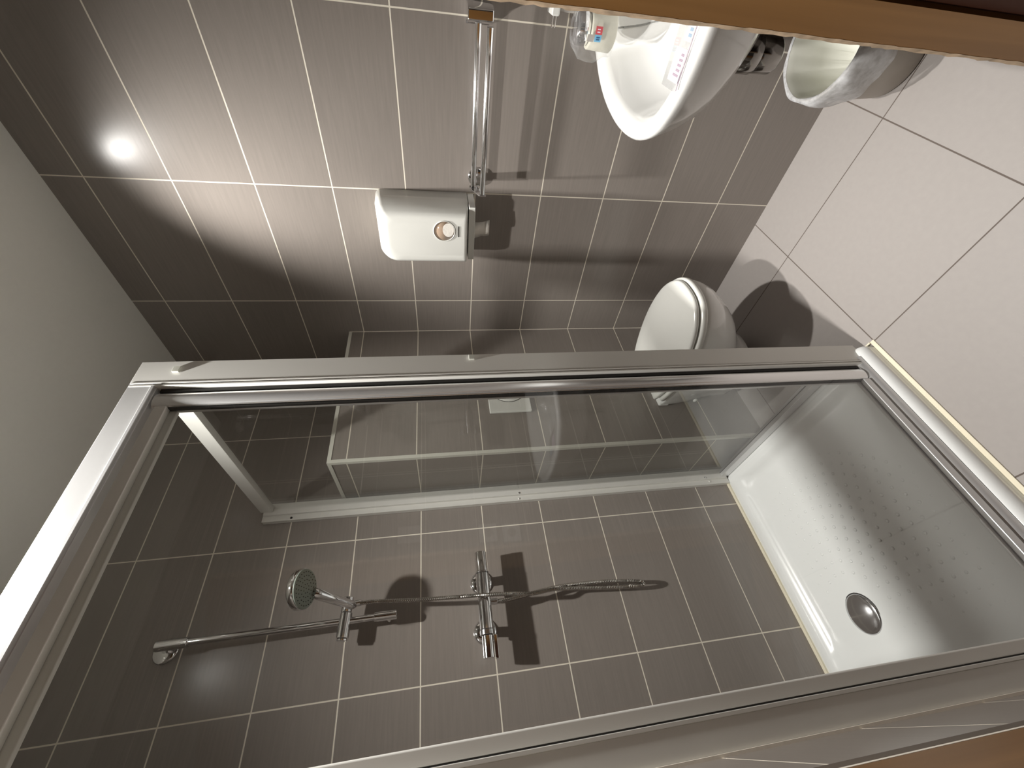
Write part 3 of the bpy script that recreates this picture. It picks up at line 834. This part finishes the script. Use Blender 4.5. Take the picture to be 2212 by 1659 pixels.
for i in range(7):
    z = 1.175 - 0.013*i
    G.append([Vector((1.345+0.004*math.sin(i*1.3), 0.712-0.002*i, z)), Vector((1.342-0.003*math.sin(i), 0.740, z+0.001)), Vector((1.347+0.003*math.sin(i*2), 0.773-0.003*i, z)), Vector((1.3485, 0.740, z))])
loft(bm, G)
ts = link('paper_tail', bm, M_paper, dp, smooth=True); ts['label'] = 'tissue tail hanging from the dispenser'

# ------------------------------------------------------------------ waste bin
BC0 = Vector((1.292, 0.145, 0)); BC1 = Vector((1.262, 0.135, 0)); 
bn = empty('waste_bin', (BC0.x, BC0.y, 0.0), 'beige plastic waste bin lined with a cloudy plastic bag', 'waste bin')
def bin_ring(f, r, z, n=48, wob=0.0, ph=0.0):
    c = BC0.lerp(BC1, f)
    return [Vector((c.x+(r+wob*math.sin(9*a+ph)+wob*0.6*math.sin(17*a+2*ph))*math.cos(a), c.y+(r+wob*math.sin(9*a+ph))*math.sin(a), z)) for a in (2*math.pi*i/n for i in range(n))]
bm = bmesh.new()
loft(bm, [bin_ring(0, 0.094, 0.001), bin_ring(0, 0.102, 0.006), bin_ring(0.5, 0.116, 0.125), bin_ring(1, 0.129, 0.245), bin_ring(1, 0.129, 0.250), bin_ring(1, 0.124, 0.250), bin_ring(0.5, 0.111, 0.125), bin_ring(0, 0.097, 0.012)])
link('bucket', bm, M_bin, bn, smooth=True)
bm = bmesh.new()
loft(bm, [bin_ring(1, 0.1215, 0.251, 96, 0.0006), bin_ring(0.95, 0.116, 0.235, 96, 0.0012), bin_ring(0.6, 0.102, 0.15, 96, 0.003), bin_ring(0.2, 0.086, 0.05, 96, 0.004), bin_ring(0.1, 0.04, 0.022, 96, 0.003)], False, True)
o = link('liner', bm, M_binin, bn, smooth=True); o['label'] = 'pale bag lining inside the bin'
bm = bmesh.new()
loft(bm, [bin_ring(1, 0.1220, 0.2515, 144, 0.0008), bin_ring(1, 0.127, 0.2545, 144, 0.001, 1), bin_ring(1, 0.134, 0.251, 144, 0.0015, 2), bin_ring(0.9, 0.138, 0.225, 144, 0.0028, 2.6), bin_ring(0.78, 0.136, 0.19, 144, 0.0035, 3.4),
          bin_ring(0.66, 0.131, 0.155, 144, 0.0035, 4.2), bin_ring(0.6, 0.128, 0.135, 144, 0.003, 5)], False, False)
o = link('bag_skirt', bm, M_bag, bn, smooth=True); o['label'] = 'cloudy plastic bag folded over the bin rim'

# ------------------------------------------------------------------ sockets and switch on the wall behind the door
for nm, x, z, lab in (('power_socket', 0.71, 1.095, 'upper white power socket beside the door'), ('power_socket', 0.70, 0.985, 'lower white power socket beside the door')):
    so = empty(nm, (x, YC, z), lab, 'power socket', 'sockets behind the door')
    bm = bmesh.new(); bm_box(bm, x-0.041, x+0.041, YC+0.0004, YC+0.010, z-0.041, z+0.041); link('plate', bm, M_switch, so, bevel=0.002)
    lathe('well', (x, YC+0.0101, z), (0, 1, 0), [(0, 0.021), (0.001, 0.021), (0.0012, 0.019)], M_greyp, so, n=32)
sw = empty('switch_plate', (0.74, YC, 1.45), 'plain pale rectangular plate on the wall by the door', 'wall plate')  # pale switch panel above the sockets
box('plate', (0.70, 0.775, YC+0.0004, YC+0.006, 1.40, 1.50), M_switch, sw, bevel=0.001)
